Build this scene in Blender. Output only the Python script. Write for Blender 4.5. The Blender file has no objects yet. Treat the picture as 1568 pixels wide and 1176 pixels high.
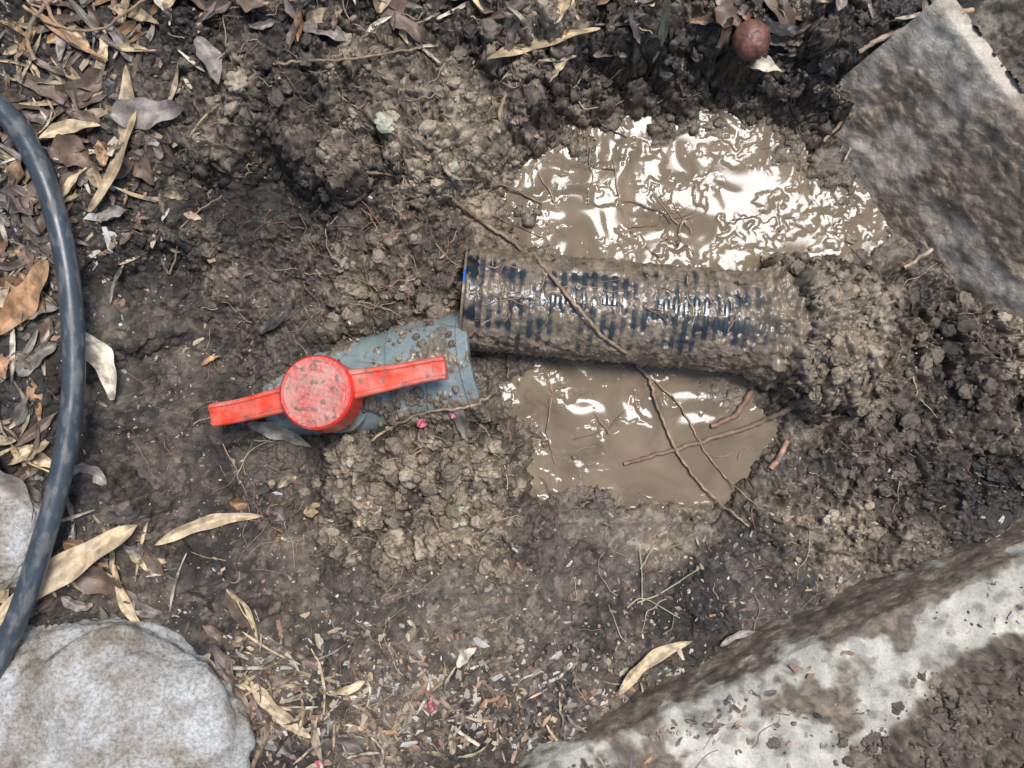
import bpy, math, random
import numpy as np
from mathutils import Vector
random.seed(7); rng=np.random.default_rng(11)
D=0.75; F=1470.0
def W(px,py,z=0.0):
    k=(D-z)/F
    return np.array([(px-784)*k,(588-py)*k,z])
# ---------------------------------------------------------------- noise
def h2(ix,iy,s):
    a=(ix.astype(np.int64)*374761393+iy.astype(np.int64)*668265263+s*974634777)&0xFFFFFFFF
    a=((a^(a>>13))*1274126177)&0xFFFFFFFF
    a=((a^(a>>16))*2246822519)&0xFFFFFFFF
    a=a^(a>>15)
    return (a&0xFFFFFF)/float(0x1000000)
def perlin(x,y,s=0):
    ix=np.floor(x);iy=np.floor(y);fx=x-ix;fy=y-iy
    u=fx*fx*fx*(fx*(fx*6-15)+10);v=fy*fy*fy*(fy*(fy*6-15)+10)
    def g(dx,dy):
        a=h2(ix+dx,iy+dy,s)*2*np.pi
        return np.cos(a)*(fx-dx)+np.sin(a)*(fy-dy)
    a=g(0,0);b=g(1,0);c=g(0,1);d=g(1,1)
    return ((a+(b-a)*u)+((c+(d-c)*u)-(a+(b-a)*u))*v)*1.5
def fbm(x,y,s=0,o=4,g=.5):
    r=0;a=1;f=1
    for i in range(o):
        r=r+a*perlin(x*f+i*17.3,y*f-i*9.1,s+i);a*=g;f*=2.03
    return r
def blobs(x,y,s,prob=1.0,ang=True):
    wx=x+.34*perlin(x*2.1,y*2.1,s+50)+.15*perlin(x*6,y*6,s+52);wy=y+.34*perlin(x*2.1+9,y*2.1+4,s+51)+.15*perlin(x*6+3,y*6,s+53)
    ix=np.floor(wx);iy=np.floor(wy)
    best=np.zeros_like(x);bid=np.zeros_like(x)
    for dx in(-1,0,1):
        for dy in(-1,0,1):
            cx=ix+dx;cy=iy+dy
            r=.30+.46*h2(cx,cy,s+2)
            ax=wx-cx-.1-.8*h2(cx,cy,s);ay=wy-cy-.1-.8*h2(cx,cy,s+1)
            d=ax**2+ay**2
            q=h2(cx,cy,s+3)
            if ang:
                th=h2(cx,cy,s+5)*6.283;k=ax*np.cos(th)+ay*np.sin(th)
                d=d+.9*k*k
                hh=np.sqrt(np.maximum(0,1-d/(r*r)))*r*(q<prob)
                hh=np.minimum(hh,np.maximum(0,r*(.66+.3*h2(cx,cy,s+6))+.5*k)*(q<prob))
            else:
                hh=np.sqrt(np.maximum(0,1-d/(r*r)))*r*(q<prob)
            m=hh>best
            best=np.where(m,hh,best);bid=np.where(m,h2(cx,cy,s+4),bid)
    return best,bid
def sm(a,b,x):
    t=np.clip((x-a)/(b-a),0,1);return t*t*(3-2*t)
def lerp(a,b,t): return a+(b-a)*t
# ---------------------------------------------------------------- mesh helpers
def mk(name,V,Fc,C=None,mat=None,smooth=True,parent=None):
    V=np.asarray(V,dtype=np.float32);Fc=np.asarray(Fc,dtype=np.int32)
    me=bpy.data.meshes.new(name)
    n,k=Fc.shape
    me.vertices.add(len(V));me.vertices.foreach_set('co',V.ravel())
    me.loops.add(n*k);me.loops.foreach_set('vertex_index',Fc.ravel())
    me.polygons.add(n);me.polygons.foreach_set('loop_start',np.arange(0,n*k,k,dtype=np.int32))
    try: me.polygons.foreach_set('loop_total',np.full(n,k,dtype=np.int32))
    except Exception: pass
    me.polygons.foreach_set('use_smooth',np.full(n,smooth,dtype=bool))
    if C is not None:
        C=np.asarray(C,dtype=np.float32)
        at=me.attributes.new('Col','FLOAT_COLOR','POINT')
        at.data.foreach_set('color',C.ravel())
    me.update(calc_edges=True);me.validate()
    ob=bpy.data.objects.new(name,me);bpy.context.scene.collection.objects.link(ob)
    if mat: me.materials.append(mat)
    if parent: ob.parent=parent
    return ob
def gridF(nu,nv,closev=False):
    i=np.arange(nu-1)[:,None];j=np.arange(nv if closev else nv-1)[None,:]
    j2=(j+1)%nv
    a=i*nv+j;b=(i+1)*nv+j;c=(i+1)*nv+j2;d=i*nv+j2
    return np.stack([a+0*j,b+0*j,c+0*i,d+0*i],-1).reshape(-1,4)
class Acc:
    def __init__(s): s.V=[];s.F=[];s.C=[];s.n=0
    def add(s,V,Fc,C):
        V=np.asarray(V);s.V.append(V);s.F.append(np.asarray(Fc)+s.n)
        C=np.asarray(C,dtype=float)
        if C.ndim==1: C=np.tile(C,(len(V),1))
        s.C.append(C);s.n+=len(V)
    def make(s,name,mat,smooth=True,parent=None):
        return mk(name,np.concatenate(s.V),np.concatenate(s.F),np.concatenate(s.C),mat,smooth,parent)
def empty(name,loc=(0,0,0)):
    e=bpy.data.objects.new(name,None);bpy.context.scene.collection.objects.link(e);e.empty_display_size=.02;return e
def catmull(P,n):
    P=np.asarray(P,dtype=float);Q=np.vstack([2*P[0]-P[1],P,2*P[-1]-P[-2]])
    out=[];m=len(P)-1
    for t in np.linspace(0,m-1e-6,n):
        i=int(t);u=t-i;a,b,c,d=Q[i:i+4]
        out.append(.5*((2*b)+(-a+c)*u+(2*a-5*b+4*c-d)*u*u+(-a+3*b-3*c+d)*u**3))
    return np.array(out)
def frames(P):
    T=np.gradient(P,axis=0);T/=np.linalg.norm(T,axis=1)[:,None]+1e-12
    up=np.array([0,0,1.0]);N=np.cross(T,up);l=np.linalg.norm(N,axis=1)[:,None]
    N=np.where(l>1e-3,N/(l+1e-9),np.array([1,0,0]));B=np.cross(N,T)
    return T,N,B
def tube(P,R,sides=8):
    T,N,B=frames(P);n=len(P);R=np.broadcast_to(R,(n,))
    a=np.arange(sides)*2*np.pi/sides
    V=P[:,None,:]+R[:,None,None]*(np.cos(a)[None,:,None]*N[:,None,:]+np.sin(a)[None,:,None]*B[:,None,:])
    return V.reshape(-1,3),gridF(n,sides,True)
# ---------------------------------------------------------------- materials
def mat_base(name):
    m=bpy.data.materials.new(name);m.use_nodes=True
    nt=m.node_tree;b=nt.nodes['Principled BSDF'];return m,nt,b
def mat_attr(name,rdry=.9,rwet=.25,nscale=600,var=.5,bump=.4,bdist=.0006,scale2=150,spec=.5):
    m,nt,b=mat_base(name);N=nt.nodes;L=nt.links
    at=N.new('ShaderNodeAttribute');at.attribute_name='Col'
    tc=N.new('ShaderNodeTexCoord')
    n1=N.new('ShaderNodeTexNoise');n1.inputs['Scale'].default_value=nscale;n1.inputs['Detail'].default_value=5;n1.inputs['Roughness'].default_value=.68
    n2=N.new('ShaderNodeTexNoise');n2.inputs['Scale'].default_value=scale2;n2.inputs['Detail'].default_value=3
    L.new(tc.outputs['Object'],n1.inputs['Vector']);L.new(tc.outputs['Object'],n2.inputs['Vector'])
    ma=N.new('ShaderNodeMath');ma.operation='ADD';L.new(n1.outputs['Fac'],ma.inputs[0]);L.new(n2.outputs['Fac'],ma.inputs[1])
    mr=N.new('ShaderNodeMapRange');mr.inputs['From Min'].default_value=.7;mr.inputs['From Max'].default_value=1.3
    mr.inputs['To Min'].default_value=1-var;mr.inputs['To Max'].default_value=1+var
    L.new(ma.outputs[0],mr.inputs['Value'])
    mx=N.new('ShaderNodeVectorMath');mx.operation='SCALE';L.new(at.outputs['Color'],mx.inputs[0]);L.new(mr.outputs[0],mx.inputs['Scale'])
    L.new(mx.outputs[0],b.inputs['Base Color'])
    rr=N.new('ShaderNodeMapRange');rr.inputs['To Min'].default_value=rdry;rr.inputs['To Max'].default_value=rwet
    L.new(at.outputs['Alpha'],rr.inputs['Value']);L.new(rr.outputs[0],b.inputs['Roughness'])
    b.inputs['Specular IOR Level'].default_value=spec
    bp=N.new('ShaderNodeBump');bp.inputs['Strength'].default_value=bump;bp.inputs['Distance'].default_value=bdist
    L.new(ma.outputs[0],bp.inputs['Height']);L.new(bp.outputs[0],b.inputs['Normal'])
    return m
M_soil=mat_attr('soil',.85,.17,420,.42,.8,.0013,120,.5)
M_clod=mat_attr('soil_crumb',.85,.2,420,.42,.9,.0013,120,.5)
M_org=mat_attr('dry_plant',.6,.3,500,.35,.4,.0005,90)
M_root=mat_attr('root_bark',.8,.4,700,.4,.6,.0006,200)
M_plastic=mat_attr('muddy_plastic',.85,.2,350,.22,.25,.0004,60)
M_conc=mat_attr('concrete',.85,.35,450,.32,.9,.0012,60)
# ---------------------------------------------------------------- ground survey table: px,py,z(cm),crumb,wet,tone
CP=np.array([
(-150,-150,1,.6,.3,.1),(0,0,-1,.5,.3,.0),(180,60,-.5,.5,.3,.05),(330,20,1.5,.9,.4,.15),(500,30,1.4,.9,.6,.25),(800,20,1.4,.9,.5,.45),(800,-150,2,.6,.3,.4),(1000,30,.2,.9,.6,.35),(1150,50,-.6,.9,.6,.3),
(1300,60,-.8,.7,.6,.2),(1400,60,-1,.5,.6,.2),(200,200,.6,.5,.3,.15),(80,150,.3,.4,.3,.12),(380,120,1,1,.3,.5),(450,180,.9,1,.2,.65),(560,120,.9,1,.3,.5),(650,170,.5,1,.2,.65),(850,100,-.9,.9,.3,.65),
(1000,80,-2,.9,.8,.35),(330,225,.2,.9,.3,.55),(500,235,.1,1,.2,.65),(680,225,-.8,1,.2,.7),(790,180,-2.8,.9,.4,.7),
(340,295,-4.4,.6,.3,.1),(430,300,-5.4,.5,.3,.05),(540,315,-4.8,.8,.3,.18),(620,345,-4.2,.9,.3,.5),(700,330,-4.4,.9,.4,.65),(450,380,-5.6,.9,.4,.45),(600,430,-5.4,1,.3,.55),
(300,430,-5.2,.5,.2,.3),(245,600,-5.2,.12,.1,.35),(190,600,-2.6,.15,.1,.35),(150,500,-.8,.2,.2,.3),(210,450,-3.0,.25,.2,.3),(160,380,-.2,.5,.4,.2),(250,330,-1.6,.7,.3,.2),(60,400,.5,.3,.2,.25),
(350,540,-6.2,.5,.2,.4),(400,700,-7.4,.25,.3,.05),(330,640,-6.4,.15,.1,.28),(450,740,-7.4,.5,.3,.08),(300,800,-4.8,.06,.0,.35),(240,720,-5,.06,.0,.35),(240,900,-1.6,.15,.1,.35),(150,780,-.4,.3,.2,.3),(420,880,-4.7,.1,.1,.42),
(560,760,-4.0,1,.3,.7),(640,730,-3.7,1,.3,.75),(740,740,-4.1,1,.4,.75),(650,820,-4.4,1,.3,.65),(520,830,-5.8,.8,.3,.4),(780,810,-5.4,.8,.4,.65),
(500,930,-3.6,.05,.0,.45),(700,930,-4.3,.08,.1,.45),(880,880,-5,.06,.1,.55),(970,800,-6.9,.02,.4,.85),(900,790,-7.1,.1,.4,.75),(1050,810,-6.8,.2,.4,.7),
(1000,660,-9.5,.2,1,.8),(850,620,-8.6,.4,1,.8),(850,720,-8.4,.4,1,.75),(1090,700,-9.5,.2,1,.8),(950,590,-9,.3,1,.8),(1120,600,-8,.6,.9,.6),(1190,640,-7.2,.6,.7,.6),(1010,730,-9.4,.1,1,.8),(1220,740,-6.2,.8,.4,.5),
(1050,260,-9.4,.3,1,.8),(850,270,-8.7,.4,1,.8),(960,220,-9,.3,1,.8),(1200,300,-8.6,.5,1,.75),(900,340,-9,.3,1,.8),(1100,340,-9,.3,1,.8),(1150,220,-8.6,.5,1,.7),(745,290,-6.9,.7,.7,.75),(740,350,-7.2,.6,.7,.75),
(1290,240,-7.8,.8,1,.4),(1330,330,-8.1,.6,1,.35),(890,140,-5.0,.9,.7,.6),(1030,122,-5.0,.9,.9,.45),(1180,128,-5,.9,.9,.35),(1300,150,-5,.7,.9,.2),
(1430,420,-7,.7,.7,.3),(1450,520,-6,1,.3,.35),(1400,650,-5,1,.3,.5),(1300,760,-5,1,.3,.55),(1500,700,-3.6,1,.3,.45),(1550,560,-5,.9,.3,.4),(1250,850,-4.8,.5,.3,.45),(1150,860,-5,.3,.5,.5),(1400,830,-3.8,.5,.4,.3),(1520,820,-3.3,.4,.5,.3),
(1100,930,-4,.35,.2,.4),(1250,950,-3.4,.3,.2,.3),(900,1000,-3,.3,.1,.42),(900,1100,-1.3,.35,.1,.42),(600,1040,-1.6,.3,.1,.45),(700,1150,-.4,.4,.1,.45),(400,1000,-.8,.35,.1,.3),(450,1120,-.2,.4,.2,.2),(1050,1030,-2.6,.3,.2,.35),
(900,450,-9.5,.3,.8,.6),(1100,480,-9.5,.3,.8,.6),(760,560,-8,.6,.7,.4),(-100,300,0,.4,.3,.3),(0,600,.4,.3,.2,.25),(0,900,.3,.3,.2,.3),(50,1100,-.8,.3,.2,.3),(-200,1300,0,.4,.2,.4),(800,1300,0,.4,.2,.4),(1700,1300,0,.5,.2,.4),(1750,600,-2,.6,.2,.4),(1700,-100,2,.6,.2,.4)
],dtype=float)
CPx=np.array([W(p[0],p[1],p[2]/100)[:2] for p in CP])
PA=W(716,457,-.046);PB=W(1320,510,-.058);PR=.0405
VA=W(392,622,-.092);VB=W(740,556,-.052);VR=.047
def segd(x,y,A,B):
    dx,dy=B[0]-A[0],B[1]-A[1];L2=dx*dx+dy*dy
    t=((x-A[0])*dx+(y-A[1])*dy)/L2
    c=((x-A[0])*(-dy)+(y-A[1])*dx)/math.sqrt(L2)
    return t,c
def polysdf(x,y,P):
    P=np.asarray(P);n=len(P);d=np.full(x.shape,1e9);ins=np.zeros(x.shape,bool)
    for i in range(n):
        a=P[i];b=P[(i+1)%n];e=b-a
        t=np.clip(((x-a[0])*e[0]+(y-a[1])*e[1])/(e@e),0,1)
        d=np.minimum(d,(x-a[0]-t*e[0])**2+(y-a[1]-t*e[1])**2)
        c=((a[1]>y)!=(b[1]>y))&(x<(b[0]-a[0])*(y-a[1])/(b[1]-a[1]+1e-12)+a[0])
        ins^=c
    return np.where(ins,-1,1)*np.sqrt(d)
def fields(x,y):
    wx=x+.009*fbm(x*22,y*22,3,3);wy=y+.009*fbm(x*22+5,y*22+7,4,3)
    ws=np.zeros_like(x);acc=[np.zeros_like(x) for _ in range(4)]
    for (cx,cy),p in zip(CPx,CP):
        d2=(wx-cx)**2+(wy-cy)**2
        w=1/(d2+.00030)**2.2
        ws+=w
        for k in range(4): acc[k]+=w*p[2+k]
    z,cr,we,to=[a/ws for a in acc]
    return z/100,cr,we,to
step=.00108
fx=np.arange(-.5,.5001,step);fy=np.arange(-.4,.4001,step)
def ext(a):
    g=[];d=.004;v=a[-1]
    while v<40: v+=d;d*=1.35;g.append(v)
    g=np.array(g);return np.concatenate([-g[::-1]+(a[0]+a[-1]),a,g])
gx=ext(fx);gy=ext(fy)
X,Y=np.meshgrid(gx,gy,indexing='ij')
Z,CR,WE,TO=fields(X,Y)
r_out=np.maximum(np.abs(X)-.5,0)+np.maximum(np.abs(Y)-.42,0)
fade=1-sm(0,.25,r_out)
Z=Z*fade
WATER=-.0795
def PW(L): return [W(*p,WATER)[:2] for p in L]
pud1=polysdf(X,Y,PW([(800,235),(870,195),(960,170),(1060,160),(1180,175),(1290,235),(1370,300),(1385,385),(1250,400),(1000,400),(760,375),(750,320),(775,265)]))
pud2=polysdf(X,Y,PW([(765,570),(900,545),(1140,560),(1195,640),(1175,715),(1110,765),(1010,772),(900,765),(860,725),(810,700),(785,640)]))
pud=np.minimum(pud1,pud2)+.017*fbm(X*30,Y*30,21,5)
pm=1-sm(-.010,.010,pud)
calmg=sm(-.01,.02,polysdf(X,Y,PW([(945,650),(1180,630),(1190,780),(860,780),(920,720)])))
ib,_=blobs(X/.017,Y/.017,27,.6);ib2,_=blobs(X/.008,Y/.008,28,.6)
bed=WATER-.0040+calmg*(.0090*fbm(X*40,Y*40,23,4)+.0080*ib+.0050*ib2)+.013*sm(W(1150,0,WATER)[0],W(1330,0,WATER)[0],X)*(.25+fbm(X*70,Y*70,25,3))*(Y>.05)
Z=lerp(Z,np.minimum(Z,bed),pm)
sh=(1-sm(.0,.03,pud));Z=lerp(Z,np.minimum(Z,WATER+.003+.5*np.maximum(pud,0)),sh*(1-pm)*.8)
CR=lerp(CR,CR*.3,pm)
shore=1-sm(.0,.035,pud)
WE=np.maximum(WE,shore*.9);TO=lerp(TO,np.maximum(TO,.66),shore*.7);CR=CR*(1-.35*shore)
lump=polysdf(X,Y,[W(*p,-.02)[:2] for p in [(1200,392),(1300,398),(1378,440),(1388,500),(1345,560),(1325,625),(1245,632),(1200,560),(1215,500)]])
lump=lump+.008*fbm(X*50,Y*50,31,4)
lm=1-sm(-.016,.008,lump)
Z=np.where(lm>0,np.maximum(Z,lerp(Z,.000-.30*np.maximum(0,W(0,480,0)[1]-Y)-.22*np.maximum(0,X-W(1290,0,0)[0])+.008*fbm(X*35,Y*35,33,3),lm)),Z)
CR=lerp(CR,.75,lm);WE=lerp(WE,.9,lm);TO=lerp(TO,.85,lm)
t,c=segd(X,Y,PA,PB)
cut=(sm(-.03,.0,t)*(1-sm(.74,.80,t))*(1-sm(PR*.85,PR*1.15,np.abs(c))))
Z=lerp(Z,np.minimum(Z,-.082),cut)
t,c=segd(X,Y,VA,VB)
cut=sm(.25,.4,t)*(1-sm(1.0,1.04,t))*(1-sm(VR*.8,VR*1.1,np.abs(c)))
Z=lerp(Z,np.minimum(Z,-.064),cut)
BASE=Z.copy()
crumb=np.clip(CR+.3*fbm(X*14,Y*14,12,3)*sm(.05,.4,CR),0.0,1.2)*(.3+.7*fade)
b0,_=blobs(X/.038,Y/.038,95,.5)
b1,i1=blobs(X/.021,Y/.021,101,.7);b2,i2=blobs(X/.0120,Y/.0120,111,.9);b3,i3=blobs(X/.0070,Y/.0070,121,.92);b4,i4=blobs(X/.0040,Y/.0040,131,.9)
Z=Z+.0085*fbm(X*18,Y*18,8,4)*(.25+.75*crumb)*fade
cc_=crumb**1.2
Z=Z+cc_*(.013*b0+.012*b1+.0140*b2)+np.clip(crumb+.03,0,1)*(.0088*b3)+(.15+.85*np.clip(crumb,0,1))*.0036*b4
Z=Z+fbm(X*230,Y*230,9,3)*(.0003+.0011*crumb)
Z=Z+.0012*(1-sm(.1,.4,crumb))*fbm(X*25+Y*60,Y*120-X*40,14,4)
idc=np.where(b2>.2,i2,np.where(b3>.2,i3,i4))
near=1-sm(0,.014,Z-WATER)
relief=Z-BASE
tone=np.clip(TO-.05+.38*fbm(X*9,Y*9,41,4)+.30*(idc-.5)+.2*(i3-.5)+24.0*(relief-.0092)*np.clip(crumb+.1,0,1),0,1)  # relief term paints crevice shade into the soil tone, crumb tops lighter
tone=lerp(tone,.56,near*.7)
wet=np.clip(np.maximum(.16+WE*.8+.4*fbm(X*30,Y*30,43,3)+.35*(i3-.5),near),0,1)
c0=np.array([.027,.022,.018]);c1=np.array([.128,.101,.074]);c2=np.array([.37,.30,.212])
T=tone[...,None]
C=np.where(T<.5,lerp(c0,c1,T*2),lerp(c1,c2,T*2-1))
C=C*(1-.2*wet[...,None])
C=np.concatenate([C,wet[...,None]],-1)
jx=.0016*crumb*perlin(X*190,Y*190,61)+.004*crumb*perlin(X*60,Y*60,63);jy=.0016*crumb*perlin(X*190,Y*190,62)+.004*crumb*perlin(X*60,Y*60,64)
i0=int(np.searchsorted(gx,fx[0]-1e-9));j0=int(np.searchsorted(gy,fy[0]-1e-9));sl_=(slice(i0,i0+len(fx)),slice(j0,j0+len(fy)))
GX,GY=np.gradient(BASE[sl_],step);gm=np.hypot(GX,GY)+1e-6;stp=sm(.6,1.5,gm)
ux=GX/gm;uy=GY/gm
bs1,_=blobs((X[sl_]-Y[sl_])/.010,Z[sl_]/.009,141,.9);bs2,_=blobs((X[sl_]+Y[sl_])/.0055,Z[sl_]/.005,142,.9)
push=stp*(.0065*bs1+.0035*bs2)
jx[sl_]-=ux*push;jy[sl_]-=uy*push
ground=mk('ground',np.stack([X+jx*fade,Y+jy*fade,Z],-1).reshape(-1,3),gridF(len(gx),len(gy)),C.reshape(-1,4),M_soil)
ZF=Z[sl_];CF=crumb[sl_];COLF=C[sl_];GF=gm
def idx(x,y):
    i=np.clip(((np.asarray(x)-fx[0])/step).astype(int),0,len(fx)-1);j=np.clip(((np.asarray(y)-fy[0])/step).astype(int),0,len(fy)-1);return i,j
CA=W(770,1204,.012);CB=W(1640,826,.012);CWID=.17
SLA=W(1432,2,.045);SLB=W(1900,640,.045)
def surf(x,y):
    x=np.asarray(x,dtype=float);y=np.asarray(y,dtype=float)
    i,j=idx(x,y);z=np.maximum(ZF[i,j],WATER)
    t,c=segd(x,y,PA,PB);za=PA[2]+(PB[2]-PA[2])*t
    z=np.where((t>0)&(t<1)&(np.abs(c)<PR),np.maximum(z,za+np.sqrt(np.maximum(0,PR**2-c**2))),z)
    t,c=segd(x,y,VA,VB);za=VA[2]+(VB[2]-VA[2])*t
    z=np.where((t>.3)&(t<1)&(np.abs(c)<VR),np.maximum(z,za+np.sqrt(np.maximum(0,VR**2-c**2))),z)
    t,c=segd(x,y,CA,CB)
    z=np.where((c<-.006)&(c>-CWID),np.maximum(z,.012+.004+.010*sm(-.012,.03,-c+.09-.20+.055*sm(.22,.36,t*.484))),z)
    return z
def G(px,py,lift=0):
    px=np.asarray(px,dtype=float);py=np.asarray(py,dtype=float);z=np.zeros_like(px)-.03
    for _ in range(4):
        k=(D-z)/F;x=(px-784)*k;y=(588-py)*k;z=surf(x,y)
    return np.stack([x,y,z+lift],-1)
# ---------------------------------------------------------------- muddy water
wxs=np.arange(-.06,.36,.0009);wys=np.arange(-.16,.27,.0009)
WX,WY=np.meshgrid(wxs,wys,indexing='ij')
q1=WX+.018*fbm(WX*18,WY*18,71,2,.4);q2=WY+.018*fbm(WX*18+3,WY*18+8,72,2,.4)
rip=perlin(q1*27,q2*27,73)+.16*perlin(q1*61,q2*61,75)
bb,_=blobs(WX/.030,WY/.030,301,.5,False);bc,_=blobs(WX/.013,WY/.013,305,.14,False)
bb=np.sqrt(bb*bb+.002)
calm=polysdf(WX,WY,PW([(955,655),(1200,630),(1200,800),(860,800),(930,730)]))
act=(.08+.92*sm(-.006,.014,calm))*(.5+.5*sm(-.3,.3,fbm(WX*12,WY*12,78,2)))
iw=idx(WX,WY);edge=ZF[iw]-WATER
WZ=WATER+act*(.0024*rip+.0030*bb+.0011*bc)-.0012*act+.00005*perlin(WX*60,WY*60,77)+.0005*sm(-.006,.002,edge)
wc=np.array([.165,.127,.086]);v=(1+.28*fbm(q1*26,q2*26,79,4))[...,None]
WC=np.concatenate([wc*v,np.ones_like(v)],-1)
m,nt,b=mat_base('muddy_water')
at=nt.nodes.new('ShaderNodeAttribute');at.attribute_name='Col';nt.links.new(at.outputs['Color'],b.inputs['Base Color'])
b.inputs['Roughness'].default_value=.12;b.inputs['IOR'].default_value=1.33;b.inputs['Specular IOR Level'].default_value=.36
mk('muddy_puddle',np.stack([WX,WY,WZ],-1).reshape(-1,3),gridF(len(wxs),len(wys)),WC.reshape(-1,4),m)
# ---------------------------------------------------------------- revolve with mud
MUD=np.array([.215,.168,.117])
def revolve(name,A,B,prof,nth,base,mudf,parent,seed,rib=None,mat=M_plastic,mudh=.003,extra=None):
    ax=B-A;L=np.linalg.norm(ax);ax=ax/L
    n=np.cross(ax,[0,0,1]);n/=np.linalg.norm(n);u=np.cross(n,ax)
    prof=np.array(prof);dd=np.r_[0,np.cumsum(np.linalg.norm(np.diff(prof,axis=0),axis=1))]
    ns=int(dd[-1]/.0009)+2;q=np.linspace(0,dd[-1],ns)
    q=np.unique(np.r_[q,dd]);ns=len(q)
    S=np.interp(q,dd,prof[:,0]);R=np.interp(q,dd,prof[:,1])
    th=np.arange(nth)*2*np.pi/nth
    SS,TH=np.meshgrid(S,th,indexing='ij');RR=np.repeat(R[:,None],nth,1)
    if rib is not None: RR=RR+rib(SS,TH)
    mudm=mudf(SS,TH,L)
    bl,_=blobs(SS/.009,TH*.04/.009,seed,.8);bl2,_=blobs(SS/.0045,TH*.04/.0045,seed+9,.85)
    nz=fbm(SS*70,TH*2.6,seed+20,4)
    thick=sm(.35,1.0,mudm)
    RR=RR+mudh*(.12*mudm+thick*(.15+bl+.55*bl2+.35*nz))
    if extra is not None: RR=RR+extra(SS,TH,L,bl)
    P=A+SS[...,None]*ax+RR[...,None]*(np.cos(TH)[...,None]*u+np.sin(TH)[...,None]*n)
    bc=base(SS,TH) if callable(base) else np.broadcast_to(np.array(base),SS.shape+(3,))
    mm=mudm[...,None];tint=(.72+.4*bl[...,None]+.22*nz[...,None])
    col=lerp(bc,MUD*tint,mm);al=lerp(.95,.74,mm)
    return mk(name,P.reshape(-1,3),gridF(ns,nth,True),np.concatenate([col,al],-1).reshape(-1,4),mat,True,parent)
pipe=empty('black_water_pipe')
LP=np.linalg.norm(PB-PA)
def pipebase(S,TH):
    c=np.array([.013,.017,.020]);k=(.5+.5*fbm(S*60,TH*3,401,3))[...,None]
    return lerp(c,np.array([.032,.045,.052]),k*.7)
def piperib(S,TH):
    r=sm(-.5,.5,np.sin(S*2*np.pi/.0082))*(S>.012)
    return .00105*r*(.7+.3*sm(-.2,.3,fbm(S*14,TH*1.2,409,2)))
def pipemud(S,TH,L):
    t=S/L;a=(TH+np.pi)%(2*np.pi)-np.pi
    nz=.85*fbm(S*30,TH*2.2,411,5)+.5*fbm(S*130,TH*5,415,4)
    val=.50*(1-sm(-.5,.5,np.sin(S*2*np.pi/.0082)))
    thr=.16-1.15*np.clip(t-.58,0,1)-.42*sm(.45,1.0,np.abs(a-.05))-.35*np.exp(-((t-.40)/.07)**2)*np.exp(-((a-.1)/.4)**2)
    thr=thr+.30*np.exp(-((a+.05)/.34)**2)*(t<.9)
    return np.maximum(sm(-.50,.40,nz+val-thr),sm(.66,.78,t+.05*fbm(S*50,TH*2,417,3)))
revolve('pipe_wall',PA,PB,[(.03,.033),(.0,.033),(-.001,.0345),(-.001,PR-.001),(0,PR),(LP,PR)],260,pipebase,pipemud,pipe,421,piperib,M_plastic,.0023,
 lambda S,TH,L,bl: sm(.66,.84,S/L+.04*fbm(S*50,TH*2,418,3))*(.008+.006*bl+.005*fbm(S*45,TH*2,419,4)))
revolve('end_cuff',PA,PB,[(-.0022,.036),(-.0022,.0408),(-.001,.042),(.0065,.042),(.0078,.0408),(.0078,.039)],200,(.008,.011,.014),lambda S,TH,L:sm(-.2,.4,fbm(S*60,TH*2,431,4)),pipe,432,mudh=.0016)
revolve('blue_liner',PA,PB,[(-.003,.031),(-.0045,.031),(-.0045,.0385),(.002,.0385)],160,(.01,.12,.42),lambda S,TH,L:sm(-.1,.15,fbm(S*40,TH*1.2,433,4)-.05+.9*sm(.12,.3,np.abs(((TH+np.pi)%(2*np.pi)-np.pi)+.42))),pipe,434,mudh=.001)
valve=empty('ball_valve')
GREY=np.array([.185,.228,.222])
def vmud(S,TH,L):
    a=(TH+np.pi)%(2*np.pi)-np.pi
    nz=fbm(S*26+4,TH*1.7,441,5)+.4*fbm(S*120,TH*5,442,3)
    thr=.22+.35*np.exp(-((S/L-.60)/.12)**2)-.55*sm(.35,.9,a)*(S/L>.6)-.2*sm(1.,1.4,-a)-.45*np.exp(-((S/L-.85)/.08)**2)*np.exp(-((a+.25)/.3)**2)
    return sm(-.18,.26,nz-thr)
LV=np.linalg.norm(VB-VA)
revolve('valve_body',VA,VB,[(.02,0.001),(.02,.030),(.03,.034),(.055,.037),(.060,.0395),(.085,.0395),(.09,.042),(LV*.66,.043),(LV*.665,.0455),(LV*.95,.0455),(LV*.955,.0472),(LV-.001,.0472),(LV,.0465),(LV,.0405),(LV-.03,.040)],240,GREY,vmud,valve,451)
hb0=W(514,613,-.03);hb1=W(483,600,.026)
up=(hb1-hb0);up/=np.linalg.norm(up)
revolve('valve_stem',hb0-up*.02,hb0+up*.02,[(0,.026),(.012,.026),(.012,.021),(.04,.021)],90,GREY*.8,lambda S,TH,L:sm(.0,.3,fbm(S*40,TH*1.5,461,3)),valve,462,mudh=.002)
HL=np.linalg.norm(hb1-hb0)
RED=np.array([.55,.024,.013])
def redbase(S,TH): return np.broadcast_to(RED,S.shape+(3,))
def redmud(S,TH,L): return .6*sm(.2,.8,fbm(S*50,TH*1.4,471,4)+.35*(S<L*.6))
revolve('handle_hub',hb0,hb1,[(HL*.36,.020),(HL*.36,.0275),(HL*.40,.0285),(HL-.004,.0288),(HL-.0018,.0284),(HL-.0004,.0268)],160,redbase,redmud,valve,472,mudh=.0006)
ax=up;n=np.cross(ax,[0,1,0]);n/=np.linalg.norm(n);u=np.cross(ax,n)
rr=np.linspace(0.0002,.0269,60);th=np.arange(160)*2*np.pi/160
RR,TH=np.meshgrid(rr,th,indexing='ij');cx=RR*np.cos(TH);cy=RR*np.sin(TH)
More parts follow.
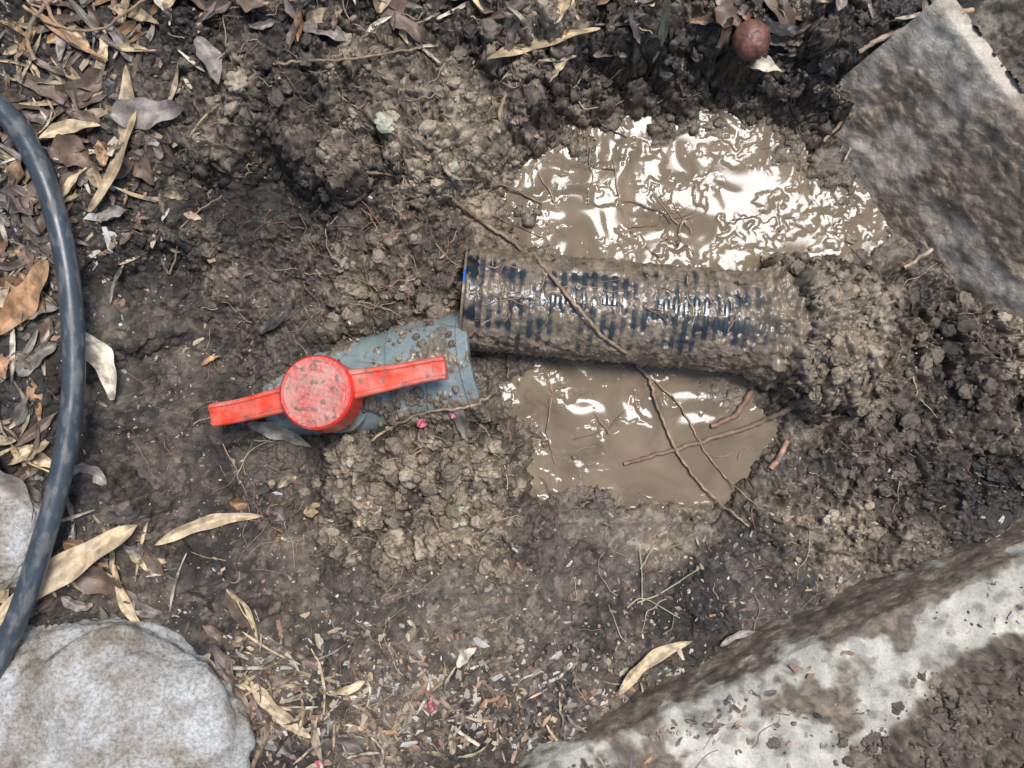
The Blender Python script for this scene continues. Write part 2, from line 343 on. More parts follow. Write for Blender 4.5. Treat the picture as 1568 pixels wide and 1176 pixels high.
dz=-.0004+.0004*(RR>.0235)+.00025*fbm(cx*300,cy*300,481,3)+.00018*np.sin(cy*1400+cx*300)*(RR<.022)
dust=np.clip(.72+.4*fbm(cx*70,cy*70,482,5),0,.95)
spk=sm(.22,.75,fbm(cx*150+3,cy*190,484,5))
spk=np.maximum(spk,1-sm(.0026,.0036,np.hypot(cx-.002,cy+.0195)))
rim=sm(.0225,.026,RR)
dust=dust*(1-.5*rim)
P=hb1+cx[...,None]*n+cy[...,None]*u+(dz+.0006*np.clip(spk,0,1))[...,None]*ax
col=lerp(RED,np.array([.42,.215,.175]),dust[...,None]);col=lerp(col,np.array([.16,.11,.08]),np.clip(spk,0,.85)[...,None])
al=(.75-.4*dust)[...,None]
mk('handle_cap',P.reshape(-1,3),gridF(60,160,True),np.concatenate([col,al],-1).reshape(-1,4),M_plastic,True,valve)
def arm(name,pts,wd,hd,seed,dustamt):
    P=catmull(pts,80);T,N,B=frames(P);nn=len(P);tt=np.linspace(0,1,nn)
    w=np.interp(tt,np.linspace(0,1,len(wd)),wd);h=np.interp(tt,np.linspace(0,1,len(hd)),hd)
    cs=[(-1,-.9),(-1,.55),(-.95,.85),(-.82,1),(-.66,1),(-.58,.78),(0,.74),(.58,.78),(.66,1),(.82,1),(.95,.85),(1,.55),(1,-.9),(.8,-1),(.0,-1),(-.8,-1)]
    cs=np.array(cs);D2=[]
    for i in range(len(cs)):
        a=cs[i];b2=cs[(i+1)%len(cs)]
        for k in range(4): D2.append(a+(b2-a)*k/4)
    cs=np.array(D2);m_=len(cs)
    endk=np.ones(nn);endk[-1]=.86;endk[-2]=.96
    V=P[:,None]+.5*(w*endk)[:,None,None]*cs[None,:,0,None]*N[:,None]+.5*(h*endk)[:,None,None]*cs[None,:,1,None]*B[:,None]
    d=np.clip(dustamt+.4*fbm(V[...,0]*60,V[...,1]*60,seed,4),0,.8)*np.clip(cs[None,:,1]+.4,.3,1)
    s=sm(.36,.8,fbm(V[...,0]*140,V[...,1]*140+V[...,2]*60,seed+3,4))*.8
    col=lerp(RED*np.array([1.15,2.0,1.2]),np.array([.55,.275,.22]),d[...,None]);col=lerp(col,np.array([.16,.11,.08]),s[...,None])
    col=np.concatenate([col,(.85-.45*d)[...,None]],-1).reshape(-1,4)
    V=V.reshape(-1,3);Fc=gridF(nn,m_,True)
    k=len(V);V=np.vstack([V,P[-1]+T[-1]*.0004]);col=np.vstack([col,col[-1]])
    o=(nn-1)*m_
    mk(name,V,Fc,col,M_plastic,True,valve)
    mk(name+'_tip',np.vstack([V[o:o+m_],V[k]]),np.array([[i,(i+1)%m_,m_] for i in range(m_)]),np.vstack([col[o:o+m_],col[k]]),M_plastic,False,valve)
arm('handle_arm',[W(495,598,.010),W(545,588,.013),W(610,576,.019),W(655,567,.021),W(683,563,.0225)],[.028,.023,.0185,.0175,.0182],[.018,.016,.014,.014,.0145],491,.34)
arm('handle_arm_far',[W(480,604,.004),W(432,613,.000),W(370,628,-.006),W(325,636,-.009)],[.024,.020,.0185,.0185],[.016,.015,.013,.013],495,.24)
# ---------------------------------------------------------------- soil clods
def icos(sub):
    import bmesh
    bm=bmesh.new();bmesh.ops.create_icosphere(bm,subdivisions=sub,radius=1);bm.verts.ensure_lookup_table()
    V=np.array([v.co[:] for v in bm.verts]);Fc=np.array([[v.index for v in f.verts] for f in bm.faces]);bm.free();return V,Fc
IV,IF=icos(2);IV3,IF3=icos(4)
def rotm():
    q=rng.normal(size=4);q/=np.linalg.norm(q);w,x,y,z=q
    return np.array([[1-2*(y*y+z*z),2*(x*y-z*w),2*(x*z+y*w)],[2*(x*y+z*w),1-2*(x*x+z*z),2*(y*z-x*w)],[2*(x*z-y*w),2*(y*z+x*w),1-2*(x*x+y*y)]])
def lumpy(V,k,big):
    V=V.copy();d=.34*perlin(V[:,0]*1.7+k*7,V[:,1]*1.7+V[:,2]*1.5,k)
    nb_=60 if big else 9
    dirs=rng.normal(size=(nb_,3));dirs/=np.linalg.norm(dirs,axis=1)[:,None];rad=rng.uniform(.25,.5,nb_) if big else rng.uniform(.5,.8,nb_)
    dist=np.arccos(np.clip(V@dirs.T,-1,1));bump=np.sqrt(np.maximum(0,1-(dist/rad)**2))*rad*.55
    d=d+bump.max(1)-.15
    d=d+.05*rng.normal(size=len(V))*(0.4 if big else 1)
    return V*(1+d)[:,None]*rng.uniform(.7,1.25,3)
vari=[lumpy(IV,k,False) for k in range(20)];vari3=[lumpy(IV3,k,True) for k in range(20)]
acc=Acc()
def clod(p,s,col,wet,big=False):
    V=(vari3 if big else vari)[rng.integers(20)]@rotm().T*s;V[:,2]*=.75
    acc.add(V+p,IF3 if big else IF,np.r_[col,wet])
n=15000
px=rng.uniform(-60,1640,n);py=rng.uniform(-60,1240,n);P=G(px,py)
ii,jj=idx(P[:,0],P[:,1]);cr=CF[ii,jj];u=rng.uniform(size=n)
for k in range(n):
    p=P[k]
    if u[k]>cr[k]*.9+.03+.5*(GF[ii[k],jj[k]]>1.2): continue
    if p[2]<WATER+.002 and rng.uniform()<.96: continue
    tp,cp_=segd(p[0],p[1],PA,PB);tv,cv=segd(p[0],p[1],VA,VB);tk,ck=segd(p[0],p[1],CA,CB)
    if 0<tp<.85 and abs(cp_)<PR*1.02 and rng.uniform()<.92: continue
    if .3<tv<1 and abs(cv)<VR and rng.uniform()<.85: continue
    if ck<-.002 and rng.uniform()<.88: continue
    s=min(.0010/(rng.uniform(.03,1)**.62),.0062)*(.5+.55*cr[k])
    c=COLF[ii[k],jj[k]];b_=rng.uniform(.8,1.45)
    clod(p+np.array([0,0,-s*.15]),s,np.minimum(c[:3]*b_,.36),np.clip(c[3]*rng.uniform(.5,1.15),0,1),s>.0034)
def pile(cx,cy,sx,sy,n_,smin,smax,tone_,wet_):
    for k in range(n_):
        p=G(cx+rng.normal()*sx,cy+rng.normal()*sy)
        s=smin+(smax-smin)*rng.uniform()**2.5
        clod(p+np.array([0,0,s*rng.uniform(-.3,.3)]),s,tone_*rng.uniform(.6,1.2),wet_,s>.0034)
mt=np.array([.22,.172,.120]);dk=np.array([.125,.098,.072])
pile(1270,480,50,55,120,.001,.006,mt,.9);pile(1280,590,35,25,60,.001,.005,mt*.9,.9)
pile(640,750,80,45,230,.001,.007,mt,.4);pile(1030,450,150,55,60,.0008,.003,mt,.7)
pile(640,520,40,18,50,.0008,.003,mt*.8,.5);pile(650,630,40,20,90,.0008,.004,dk*1.3,.5)
pile(1500,1120,50,34,260,.0009,.007,dk,.4);pile(1360,1150,40,20,80,.0009,.005,dk,.4);pile(1420,1045,20,14,40,.0009,.005,mt*.7,.6);pile(1540,1160,40,30,100,.001,.006,dk*.8,.4)
acc.make('soil_clods',M_clod)
# ---------------------------------------------------------------- kerb and slab
def sweepwall(name,A,B,prof,rough,dirtf,seed,normal_sign=1,heap=None,lightc=(.43,.41,.345),dirtc=(.17,.130,.090)):
    A=np.array(A);B=np.array(B);dx=B[:2]-A[:2];L=np.linalg.norm(dx);dx/=L;nr=np.array([dx[1],-dx[0]])*normal_sign
    prof=np.array(prof);dd=np.r_[0,np.cumsum(np.linalg.norm(np.diff(prof,axis=0),axis=1))]
    q=np.linspace(0,dd[-1],int(dd[-1]/.0014)+2);S=np.interp(q,dd,prof[:,0]);H=np.interp(q,dd,prof[:,1])
    l=np.linspace(0,L,int(L/.0016)+2);LL,QQ=np.meshgrid(l,q,indexing='ij')
    S=np.repeat(S[None],len(l),0);H=np.repeat(H[None],len(l),0)
    nz=fbm(LL*40,QQ*40,seed,5)*rough+fbm(LL*8,QQ*8,seed+3,2)*rough*1.6
    S=S-nz*.8;H=H+nz*.6
    Xw=A[0]+LL*dx[0]+S*nr[0];Yw=A[1]+LL*dx[1]+S*nr[1]
    t=LL/L;Zw=H+A[2]+(B[2]-A[2])*t
    dirt=dirtf(LL,QQ,S,H)
    bl,_=blobs(LL/.0085,QQ/.0085,seed+7,.8);bl2,_=blobs(LL/.0045,QQ/.0045,seed+8,.85);bl3,_=blobs(LL/.015,QQ/.015,seed+9,.85)
    thick=sm(.55,1,dirt)
    Zw=Zw+thick*(.001+bl*.003+bl2*.0015)
    if heap is not None:
        hp=heap(LL,QQ);Zw=Zw+hp*(.008+.011*bl3+.010*bl+.005*bl2);dirt=np.maximum(dirt,sm(0,.25,hp))
    else: hp=0*LL
    lt=np.array(lightc)*(1+.3*fbm(LL*25,QQ*25,seed+11,6)-.40*sm(.1,.5,fbm(LL*60,QQ*60,seed+15,5)))[...,None]
    dcol=np.array(dirtc)*(.6+.8*bl[...,None]+.3*fbm(LL*90,QQ*90,seed+19,4)[...,None])*(1-.3*np.clip(hp,0,1))[...,None]
    col=lerp(lt,dcol,dirt[...,None])
    Pw=np.stack([Xw,Yw,Zw],-1);Cw=np.concatenate([col,(.5*dirt*(1-.6*np.clip(hp,0,1))+.1)[...,None]],-1)
    ob=mk(name,Pw.reshape(-1,3),gridF(len(l),len(q)),Cw.reshape(-1,4),M_conc)
    h=len(q)//2;row=np.stack([Pw[0,:h],Pw[0,::-1][:h]],1);rc_=np.stack([Cw[0,:h],Cw[0,:h]],1)
    mk('end_face',row.reshape(-1,3),gridF(h,2),rc_.reshape(-1,4),M_conc,False,ob)
    return ob
def d1(L,Q,S,H):
    n_=fbm(L*14,Q*14,601,6)+.45*fbm(L*60,Q*60,603,4)
    side=1-sm(.085,.105,Q)
    d=sm(-.15,.5,n_+.75*side-.08)
    return np.clip(d+.10,0,.97)
def heap1(L,Q):
    c=Q-(.20-.055*sm(.22,.36,L))+.016*fbm(L*22,Q*22,605,4)
    return sm(-.006,.022,c)
sweepwall('concrete_kerb',CA,CB,[(-.022,-.09),(-.010,-.02),(-.004,-.001),(.000,.002),(.02,.004),(CWID-.01,.004),(CWID-.004,0),(CWID,-.01),(CWID+.004,-.09)],.002,d1,611,1,heap1)
def d2(L,Q,S,H):
    n_=fbm(L*10,Q*10,621,6)+.35*fbm(L*60,Q*60,622,5)
    return np.clip(sm(-.45,.75,n_+.2+3*np.clip(-H-.07,-.07,.1))+.15,0,.95)
sweepwall('concrete_slab',SLA,SLB,[(-.088,-.16),(-.066,-.115),(-.014,-.02),(-.002,-.001),(.0005,.0015),(.012,.0015),(.0145,-.002),(.018,-.15)],.0020,d2,631,-1,None,(.54,.48,.39),(.27,.205,.14))
sdx=(SLB-SLA)[:2];sl=np.linalg.norm(sdx);sdx/=sl;snr=-np.array([sdx[1],-sdx[0]])
l=np.arange(0,sl*.8,.0013);q=np.arange(.010,.20,.0013);LL,QQ=np.meshgrid(l,q,indexing='ij')
SX=SLA[0]+LL*sdx[0]+QQ*snr[0];SY=SLA[1]+LL*sdx[1]+QQ*snr[1]
e1,k1=blobs(SX/.014,SY/.014,701,.8);e2,k2=blobs(SX/.007,SY/.007,711,.85);e3,_=blobs(SX/.004,SY/.004,712,.85)
SZ=.042+.010*sm(.012,.05,QQ)+.006*fbm(SX*20,SY*20,713,4)+.012*e1+.008*e2+.003*e3-.25*sm(.15,.2,QQ)-.2*(1-sm(.0,.02,LL))
tn=np.clip(.5+.5*fbm(SX*20,SY*20,715,3)+.4*(k2-.5),0,1)[...,None]
mk('soil_bank',np.stack([SX,SY,SZ],-1).reshape(-1,3),gridF(len(l),len(q)),np.concatenate([lerp(np.array([.06,.05,.04]),np.array([.24,.2,.15]),tn),tn*0+.3],-1).reshape(-1,4),M_soil)
# ---------------------------------------------------------------- rocks
m,nt,b=mat_base('granite');N=nt.nodes;Lk=nt.links
tc=N.new('ShaderNodeTexCoord')
na=N.new('ShaderNodeTexNoise');na.inputs['Scale'].default_value=22;na.inputs['Detail'].default_value=9;na.inputs['Roughness'].default_value=.7
nb=N.new('ShaderNodeTexNoise');nb.inputs['Scale'].default_value=340;nb.inputs['Detail'].default_value=6;nb.inputs['Roughness'].default_value=.8
cr1=N.new('ShaderNodeValToRGB');e=cr1.color_ramp.elements;e[0].position=.38;e[0].color=(.20,.165,.12,1);e[1].position=.60;e[1].color=(.44,.445,.435,1)
cr2=N.new('ShaderNodeValToRGB');e=cr2.color_ramp.elements;e[0].position=.36;e[0].color=(.45,.42,.38,1);e[1].position=.58;e[1].color=(1.08,1.08,1.08,1)
mx=N.new('ShaderNodeMixRGB');mx.blend_type='MULTIPLY';mx.inputs[0].default_value=1
for q_ in(na,nb): Lk.new(tc.outputs['Object'],q_.inputs['Vector'])
Lk.new(na.outputs['Fac'],cr1.inputs[0]);Lk.new(nb.outputs['Fac'],cr2.inputs[0]);Lk.new(cr1.outputs[0],mx.inputs[1]);Lk.new(cr2.outputs[0],mx.inputs[2]);Lk.new(mx.outputs[0],b.inputs['Base Color'])
b.inputs['Roughness'].default_value=.75
bp=N.new('ShaderNodeBump');bp.inputs['Strength'].default_value=.5;bp.inputs['Distance'].default_value=.001;Lk.new(nb.outputs['Fac'],bp.inputs['Height']);Lk.new(bp.outputs[0],b.inputs['Normal'])
M_gran=m
IV6,IF6=icos(6)
def rock(name,c,r,rot,seed,pw=.9):
    V=IV6.copy();d=.14*perlin(V[:,0]*1.3+seed,V[:,1]*1.3+V[:,2],seed)+.06*fbm(V[:,0]*4+V[:,2]*2,V[:,1]*4+V[:,2]*3,seed+5,4)+.012*fbm(V[:,0]*16+V[:,2]*9,V[:,1]*16-V[:,2]*7,seed+9,3)
    V=V*(1+d)[:,None];V=np.sign(V)*np.abs(V)**pw;V=V*np.array(r);cc,ss=math.cos(rot),math.sin(rot)
    V=np.stack([V[:,0]*cc-V[:,1]*ss,V[:,0]*ss+V[:,1]*cc,V[:,2]],1)+c
    mk(name,V,IF6,None,M_gran)
rock('granite_rock',W(160,1155,0.0),(.128,.105,.062),-.42,5,1.0)
rock('granite_rock.001',W(-15,830,.0),(.042,.042,.02),.3,9)
V=IV6.copy();V=V*np.array([.0148,.0155,.0135]);V+=.0004*fbm(V[:,0:1]*200,V[:,1:2]*200,3,3)*IV6
col=np.array([.13,.055,.038])*(1+.5*fbm(V[:,0]*120,V[:,1]*120+V[:,2]*90,5,3))[:,None]
p=G(np.array(1147.),np.array(66.));mk('fallen_nut',V+p+np.array([0,0,.007]),IF6,np.c_[col,np.full(len(V),.35)],M_org)
# ---------------------------------------------------------------- cable
pts=[(-60,120,.03),(0,165,.032),(45,225,.033),(80,310,.033),(104,420,.032),(113,540,.03),(108,640,.03),(90,740,.032),(62,840,.034),(25,950,.036),(-30,1060,.038),(-120,1200,.03)]
P=catmull([W(*p) for p in pts],500)
V,Fc=tube(P,.0083*(1+.03*fbm(np.arange(500)*.05,np.zeros(500),5,2)),48)
a=np.tile(np.arange(48),500);s=np.repeat(np.arange(500),48)
d=np.clip(sm(.0,.5,fbm(s*.06,a*.15,801,5))*.5+.12,0,1)
col=lerp(np.array([.024,.038,.052]),np.array([.14,.135,.125]),d[:,None])
mk('black_cable',V,Fc,np.c_[col,.85-.6*d],M_plastic)
# ---------------------------------------------------------------- leaves
def leaf(p0,p1,w,col,fold=.25,curl=.1,side=0,hold=.003,shape=.8,tipcol=None,wet=.2,dirt=.5):
    L=np.linalg.norm((p1-p0)[:2]);nu,nv=26,9
    t=np.linspace(0,1,nu);base=p0[None]+(p1-p0)[None]*t[:,None]
    dirx=(p1-p0)[:2]/(L+1e-9);nr=np.array([-dirx[1],dirx[0]])
    base[:,:2]+=side*L*np.sin(np.pi*t)[:,None]*nr
    zs=surf(base[:,0],base[:,1]);base[:,2]+=max(0,np.percentile(zs-base[:,2],75))+hold
    wd=.5*w*np.sin(np.pi*np.clip(t,0,1)**.8)**shape+.0003
    v=np.linspace(-1,1,nv)
    ph=rng.uniform(0,6)
    wd2=wd*(1+.12*np.sin(t*17+ph))
    Vx=base[:,None,:].repeat(nv,1)
    Vx[...,:2]+=(wd2[:,None]*v[None])[...,None]*nr
    tw=rng.normal()*.35
    Vx[...,2]+=fold*wd[:,None]*np.abs(v)[None]+curl*L*(t[:,None]-.5)**2*1.5+(.2*w*np.sin(t[:,None]*9+ph)+tw*wd[:,None])*v[None]
    vein=np.exp(-(v/.12)**2)[None,:,None]*.25
    f_=fbm(Vx[...,0]*90,Vx[...,1]*90,int(ph*100),4)
    cc=np.array(col)[None,None]*(1+.45*f_)[...,None]
    cc=cc*(1+vein)+0*Vx
    dm=sm(.05,.5,fbm(Vx[...,0]*140+5,Vx[...,1]*140,int(ph*77),4))*dirt
    cc=lerp(cc,np.array([.09,.07,.05]),dm[...,None])
    C_=np.concatenate([cc,np.full(cc.shape[:2]+(1,),wet)],-1)
    return Vx.reshape(-1,3),gridF(nu,nv),C_.reshape(-1,4)
tan=(.46,.35,.21);pale=(.54,.47,.35);org=(.36,.20,.10);brn=(.15,.10,.07);gry=(.23,.20,.17);pur=(.15,.11,.10);drk=(.04,.034,.032)
LV_=[(205,108,150,330,30,tan,.1,.003),(228,798,-10,965,40,tan,-.04,.012),(242,832,408,788,20,tan,.08,.004),(128,505,182,612,30,pale,.12,.01),(745,99,915,60,24,tan,.04,.004),(945,1055,1058,975,20,tan,.1,.003),
(178,182,285,168,42,gry,.05,.004),(78,400,-5,520,34,org,.05,.006),(308,65,337,132,26,gry,.1,.006),(465,45,532,66,26,gry,.1,.004),(193,242,242,285,30,brn,.1,.004),(380,650,478,684,26,gry,.05,.002),(688,618,712,672,22,gry,.1,.003),
(180,858,245,980,14,tan,-.1,.005),(388,1040,480,1125,20,tan,-.06,.004),(300,1005,388,1085,26,brn,.1,.004),(400,512,458,458,18,drk,.05,.003),(-30,690,65,800,70,gry,.05,.01),(1135,88,1185,127,24,pale,.1,.005),(848,42,872,-20,20,tan,.02,.005),
(1150,-20,1212,60,30,brn,.1,.005),(575,5,650,70,40,brn,.1,.004),(225,-30,265,32,22,pale,.05,.006),(1010,20,1005,85,12,(.14,.15,.09),.1,.01),(60,20,175,100,10,org,.05,.01),(30,120,120,170,22,brn,.05,.004),(80,230,150,255,44,brn,.1,.005),(0,300,60,330,40,pur,.1,.006),(65,215,160,195,18,tan,.08,.006),
(100,310,140,260,14,tan,.1,.006),(0,430,40,500,36,tan,.1,.004),(20,490,95,470,32,gry,.1,.004),(115,715,160,745,26,gry,.1,.003),(110,880,205,920,42,brn,.1,.003),(350,900,400,985,10,tan,.1,.003),(330,980,365,1060,22,pur,.05,.004),(1100,985,1160,965,10,gry,.1,.003),(415,20,370,0,30,brn,.1,.006),(1090,20,1130,45,40,brn,.1,.004),(700,1020,730,990,14,pale,.1,.003),(560,1040,500,1060,12,tan,.1,.003),(155,340,200,325,22,gry,.1,.004),(0,545,20,580,26,org,.1,.01),(310,560,340,545,7,org,.1,.003),(410,780,440,800,22,pur,.1,.003),(840,125,868,100,14,tan,.1,.004),(905,95,950,115,14,gry,.1,.004)]
for (x0,y0,x1,y1,w,c,sd,hold) in LV_:
    p0,p1=G(x0,y0),G(x1,y1)
    V,Fc,C_=leaf(p0,p1,w/1960,c,.3,.08,sd*rng.choice([1,-1]) if abs(sd)<.06 else sd,hold,.75,None,.2,.6)
    ob=mk('dry_leaf',V,Fc,C_,M_org)
lit=Acc();pal=[tan,tan,org,brn,brn,gry,pur,brn,drk,brn]
def litter(cx,cy,sx,sy,n_,l0,l1,asp0,asp1,pal=pal):
    for k in range(n_):
        x=rng.normal()*sx+cx;y=rng.normal()*sy+cy
        L=rng.uniform(l0,l1);a=rng.uniform(0,6.28)
        p0=G(x,y)
        if p0[2]<WATER+.006: continue
        p1=G(x+L*math.cos(a),y+L*math.sin(a))
        if abs(p1[2]-p0[2])>.03: continue
        c=np.array(pal[rng.integers(len(pal))])*rng.uniform(.55,1.0)
        lit.add(*leaf(p0,p1,L/1960*rng.uniform(asp0,asp1),c,rng.uniform(.1,.8),rng.uniform(0,.3),rng.normal()*.08,rng.uniform(-.001,.004),rng.uniform(.5,1),None,.25,.9))
litter(50,220,60,110,90,25,80,.08,.4);litter(25,500,28,180,50,25,80,.08,.4);litter(40,730,40,70,22,30,80,.08,.4)
litter(110,50,110,50,40,30,90,.06,.3);litter(500,0,220,24,44,20,60,.12,.4);litter(1050,14,180,26,44,20,60,.12,.45)
litter(380,1060,50,60,60,20,80,.06,.3);litter(620,1120,190,50,80,10,36,.08,.4);litter(1000,1100,100,30,20,10,36,.1,.4);litter(160,870,60,50,22,30,80,.08,.3)
litter(230,300,50,60,22,12,36,.15,.4);litter(440,790,40,30,8,12,36,.3,.7);litter(800,560,500,350,90,5,20,.15,.5)
st=[tan,pale,tan,gry]
litter(80,180,80,110,44,50,120,.03,.08,st);litter(30,520,30,180,30,50,120,.03,.08,st);litter(380,1070,60,60,36,40,110,.03,.08,st);litter(600,1090,200,50,60,15,60,.04,.12,st);litter(160,880,60,60,16,50,110,.03,.08,st);litter(700,60,300,40,26,25,70,.05,.12,st)
lit.make('leaf_litter',M_org)
ch=Acc()
CH=np.array([[-1,-.6,0],[.7,-1,0],[1.1,.2,.15],[.2,1,0],[-.9,.6,.1],[0,0,.35],[0,0,-.2]]);CHF=np.array([[0,1,5],[1,2,5],[2,3,5],[3,4,5],[4,0,5],[1,0,6],[2,1,6],[3,2,6],[4,3,6],[0,4,6]])
cpal=np.array([(.42,.34,.24),(.32,.23,.14),(.2,.13,.08),(.1,.07,.05),(.42,.40,.36),(.28,.17,.11),(.06,.05,.045),(.24,.2,.16)])
def chips(cx,cy,sx,sy,n_,s0,s1,el):
    P=G(cx+rng.normal(size=n_)*sx,cy+rng.normal(size=n_)*sy)
    for k in range(n_):
        if P[k][2]<WATER+.004: continue
        s=rng.uniform(s0,s1)*rng.uniform(.3,1);a=rng.uniform(0,6.28);V=CH*np.array([s*rng.uniform(1,el),s,s*.5])
        V=V+rng.normal(size=V.shape)*s*.15
        ca,sa=math.cos(a),math.sin(a);tl=rng.normal()*.4
        V=np.stack([V[:,0]*ca-V[:,1]*sa,V[:,0]*sa+V[:,1]*ca,V[:,2]+V[:,0]*tl],1)
        ch.add(V+P[k]+np.array([0,0,s*.1]),CHF,np.r_[cpal[rng.integers(8)]*rng.uniform(.6,1.1),.2])
chips(600,1080,230,60,1700,.0008,.0034,3.5);chips(900,920,280,100,900,.0005,.0020,3);chips(250,700,130,200,900,.0004,.0013,2);chips(800,600,600,420,1500,.0004,.0016,3)
chips(120,250,100,140,500,.001,.0035,4);chips(500,900,250,60,500,.0004,.0015,2);chips(1300,850,160,100,400,.0005,.0018,3);chips(1050,1050,130,40,350,.0008,.0026,3)
ch.make('wood_chips',M_org,False)
pk=Acc()
for (x,y) in [(484,1163),(655,1075),(690,630),(640,645)]:
    p=G(x,y);q=G(x+14,y+6);pk.add(*leaf(p,q,.008,(.5,.12,.17),.3,.2,0,.003))
pk.make('pink_petals',M_org)
# ---------------------------------------------------------------- roots
def rootpath(pts,lift,n_=None,wob=.0006,seed=1):
    P=[G(x,y) for x,y in pts];P=np.array(P)
    n_=n_ or max(12,int(sum(np.linalg.norm(np.diff(P,axis=0),axis=1))/.003))
    Q=catmull(P,n_);z=surf(Q[:,0],Q[:,1])
    zz=np.maximum(z,Q[:,2]);k=np.ones(5)/5;zz=np.maximum(np.convolve(np.pad(zz,2,'edge'),k,'valid'),z-.001);Q[:,2]=zz+lift
    tt=np.arange(n_);Q[:,0]+=wob*perlin(tt*.35,tt*0.+seed,seed)*2;Q[:,1]+=wob*perlin(tt*.35+9,tt*0.+seed,seed+1)*2;Q[:,2]+=wob*perlin(tt*.3,tt*0.+5,seed+2)
    return Q
def root(name,pts,r0,r1,col,lift=.0015,wob=.0008,seed=1):
    Q=rootpath(pts,lift,None,wob,seed);R=np.linspace(r0,r1,len(Q))*(1+.3*perlin(np.arange(len(Q))*.6,np.zeros(len(Q)),seed+7))
    V,Fc=tube(Q,R,8);c=np.array(col)*(1+.5*perlin(V[:,0]*150,V[:,1]*150,seed))[:,None]
    md=sm(.0,.35,fbm(V[:,0]*70,V[:,1]*70,seed+40,3))[:,None]*.7
    c=lerp(c,np.array([.15,.115,.08]),md)
    return mk(name,V,Fc,np.c_[c,np.full(len(V),.4)],M_root)
rc=(.22,.15,.09);rr_=(.20,.11,.08)
root('tree_root',[(690,305),(745,345),(800,385),(870,455),(920,513),(985,570),(1005,620),(1035,690),(1080,750),(1145,805)],.0018,.0010,(.27,.19,.12),.004,seed=3)
root('tree_root',[(955,710),(1020,692),(1100,668),(1160,648),(1215,620)],.0017,.0024,(.19,.125,.09),.002,seed=5)
root('tree_root',[(1088,652),(1125,635),(1150,598)],.0022,.0028,rr_,.003,seed=6)
root('tree_root',[(550,692),(590,660),(650,632),(720,622),(760,600)],.0011,.0012,(.30,.22,.14),.002,seed=7)
root('tree_root',[(560,262),(640,272),(700,275),(760,280),(830,312)],.0013,.0009,rc,.002,seed=8)
root('tree_root',[(985,570),(1040,620),(1075,685),(1110,730),(1165,780)],.0008,.0006,(.32,.22,.13),.002,seed=9)
root('tree_root',[(1180,718),(1192,700),(1205,675)],.0028,.0024,(.36,.2,.12),.001,wob=.0003,seed=10)
root('tree_root',[(830,560),(845,600),(838,660),(850,710)],.0007,.0005,(.3,.2,.12),.001,seed=21)
root('tree_root',[(905,180),(930,195),(960,212)],.0009,.0006,(.12,.08,.05),.001,seed=22)
root('tree_root',[(260,420),(275,380),(300,330),(340,300)],.0009,.0006,rc,.001,seed=23)
root('tree_root',[(420,100),(480,102),(545,92),(640,75)],.0012,.0008,(.25,.17,.1),.002,seed=24)
root('dry_twig',[(1308,86),(1350,62),(1432,38)],.0018,.0028,(.38,.28,.2),.006,seed=11)
root('dry_twig',[(1400,62),(1480,52),(1600,34)],.0020,.0022,(.38,.28,.18),.05,seed=12)
root('dry_twig',[(1290,248),(1305,215),(1328,165)],.0009,.0014,(.36,.3,.24),.006,seed=13)
root('dry_twig',[(1258,220),(1280,195),(1308,170)],.0013,.0016,(.34,.22,.12),.005,seed=14)
root('dry_twig',[(75,0),(110,60),(150,90),(175,100)],.0016,.001,(.3,.19,.1),.012,seed=15)
root('dry_twig',[(50,20),(90,45),(160,55),(230,10)],.0014,.001,(.27,.17,.09),.012,seed=16)
root('dry_twig',[(65,100),(60,50),(95,0)],.0018,.0016,(.27,.17,.1),.012,seed=17)
root('dry_twig',[(0,560),(5,640),(40,700),(90,725)],.001,.0008,(.45,.34,.18),.006,seed=18)
root('dry_twig',[(1385,410),(1400,400),(1425,382)],.0015,.002,(.4,.3,.2),.002,seed=19)
sp=empty('weed_sprig')
for k,(pts) in enumerate([[(982,925),(982,880),(978,835)],[(975,922),(1020,900),(1070,868)],[(980,870),(1000,835)],[(960,930),(985,915),(1040,945)]]):
    Q=rootpath(pts,.003,14,.0003,k);V,Fc=tube(Q,np.linspace(.0008,.0004,14),6)
    mk('stem_%d'%k,V,Fc,np.r_[.30,.30,.2,.3]*np.ones((len(V),1)),M_root,True,sp)
fr=Acc()
def rootlet(x,y,L,a,r,col):
    n_=7;pts=[];cx,cy=x,y
    for i in range(n_):
        pts.append((cx,cy));a+=rng.normal()*.35;cx+=L/n_*math.cos(a);cy+=L/n_*math.sin(a)
    P=np.array([G(*p) for p in pts])
    if P[:,2].max()-P[:,2].min()>.03: return
    if P[:,2].min()<WATER+.001 and rng.uniform()<.6: return
    Q=catmull(P,18);z=Q[:,2];z=np.convolve(np.pad(z,3,'edge'),np.ones(7)/7,'valid');Q[:,2]=np.maximum(z,surf(Q[:,0],Q[:,1])-.0005)+r+rng.uniform(0,.002)
    V,Fc=tube(Q,np.linspace(r,r*.5,18),5);fr.add(V,Fc,np.r_[np.array(col)*rng.uniform(.6,1.2),.3])
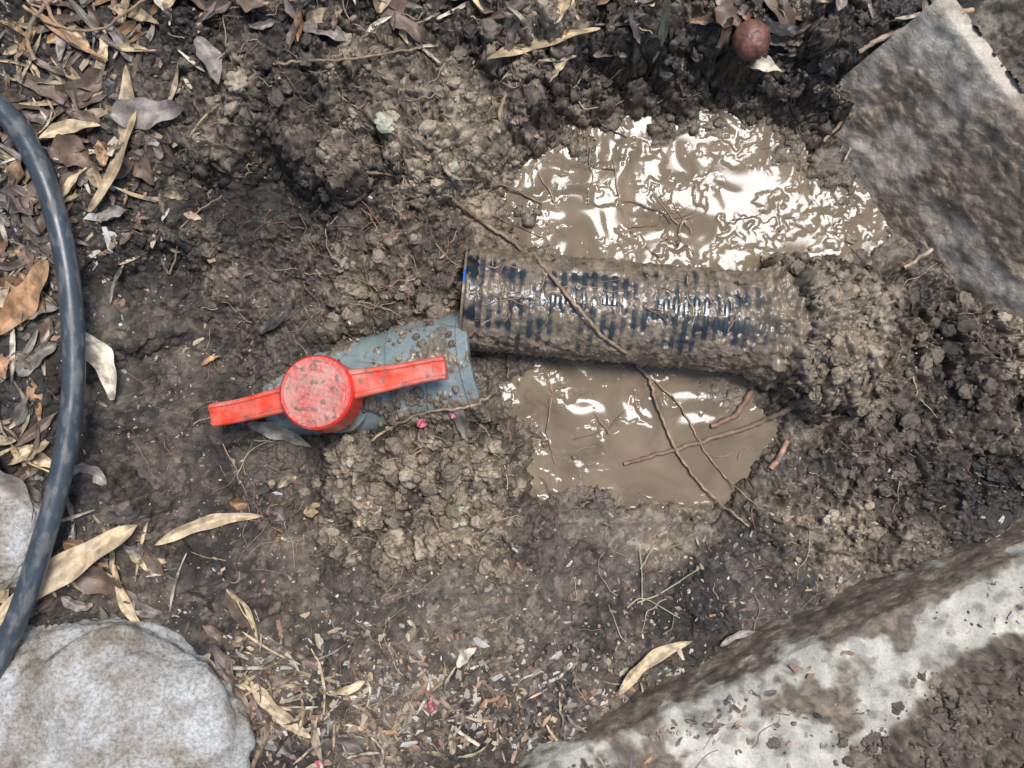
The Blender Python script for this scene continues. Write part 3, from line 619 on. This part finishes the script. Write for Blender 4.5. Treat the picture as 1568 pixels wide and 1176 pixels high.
cols=[(.3,.2,.12),(.33,.25,.16),(.22,.11,.075),(.36,.28,.18),(.15,.1,.07)]
for (cx,cy,sx,sy,n_) in [(640,300,150,90,100),(600,400,130,70,80),(650,760,100,60,60),(1080,380,80,40,30),(850,680,70,60,34),(1080,720,80,60,26),(900,200,250,120,40),(300,650,60,120,24),(400,780,50,60,24),(1000,950,250,70,50),(1400,650,120,160,40),(500,100,200,60,60),(1040,350,20,15,24),(600,1080,250,60,90),(1250,180,80,50,20),(900,450,120,50,26),(660,640,60,30,14),(1300,500,60,60,14)]:
    for k in range(n_): rootlet(cx+rng.normal()*sx,cy+rng.normal()*sy,rng.uniform(20,110),rng.uniform(0,6.28),rng.uniform(.00016,.00065),cols[rng.integers(5)])
fr.make('fine_roots',M_root)
# ---------------------------------------------------------------- light, world, camera
sd=Vector((.15,.19,.75)).normalized()
el=math.asin(sd.z);az=math.atan2(sd.x,sd.y)
w=bpy.data.worlds.new('World');bpy.context.scene.world=w;w.use_nodes=True
bg=w.node_tree.nodes['Background'];sk=w.node_tree.nodes.new('ShaderNodeTexSky');sk.sky_type='NISHITA';sk.sun_disc=False
sk.sun_elevation=el;sk.sun_rotation=az;sk.air_density=1.0;sk.dust_density=2.0
w.node_tree.links.new(sk.outputs[0],bg.inputs[0]);bg.inputs[1].default_value=.15
ld=bpy.data.lights.new('sun','SUN');ld.energy=4.2;ld.angle=math.radians(17);ld.color=(1,.985,.97)
lo=bpy.data.objects.new('sun',ld);bpy.context.scene.collection.objects.link(lo);lo.rotation_euler=sd.to_track_quat('Z','Y').to_euler()
cd=bpy.data.cameras.new('camera');co=bpy.data.objects.new('camera',cd);bpy.context.scene.collection.objects.link(co)
co.location=(0,0,D);cd.sensor_width=36;cd.lens=36*F/1568;cd.clip_start=.01;cd.clip_end=200
cd.dof.use_dof=True;cd.dof.focus_distance=.79;cd.dof.aperture_fstop=6.3
bpy.context.scene.camera=co
vs=bpy.context.scene.view_settings;vs.view_transform='Standard';vs.look='None';vs.exposure=0
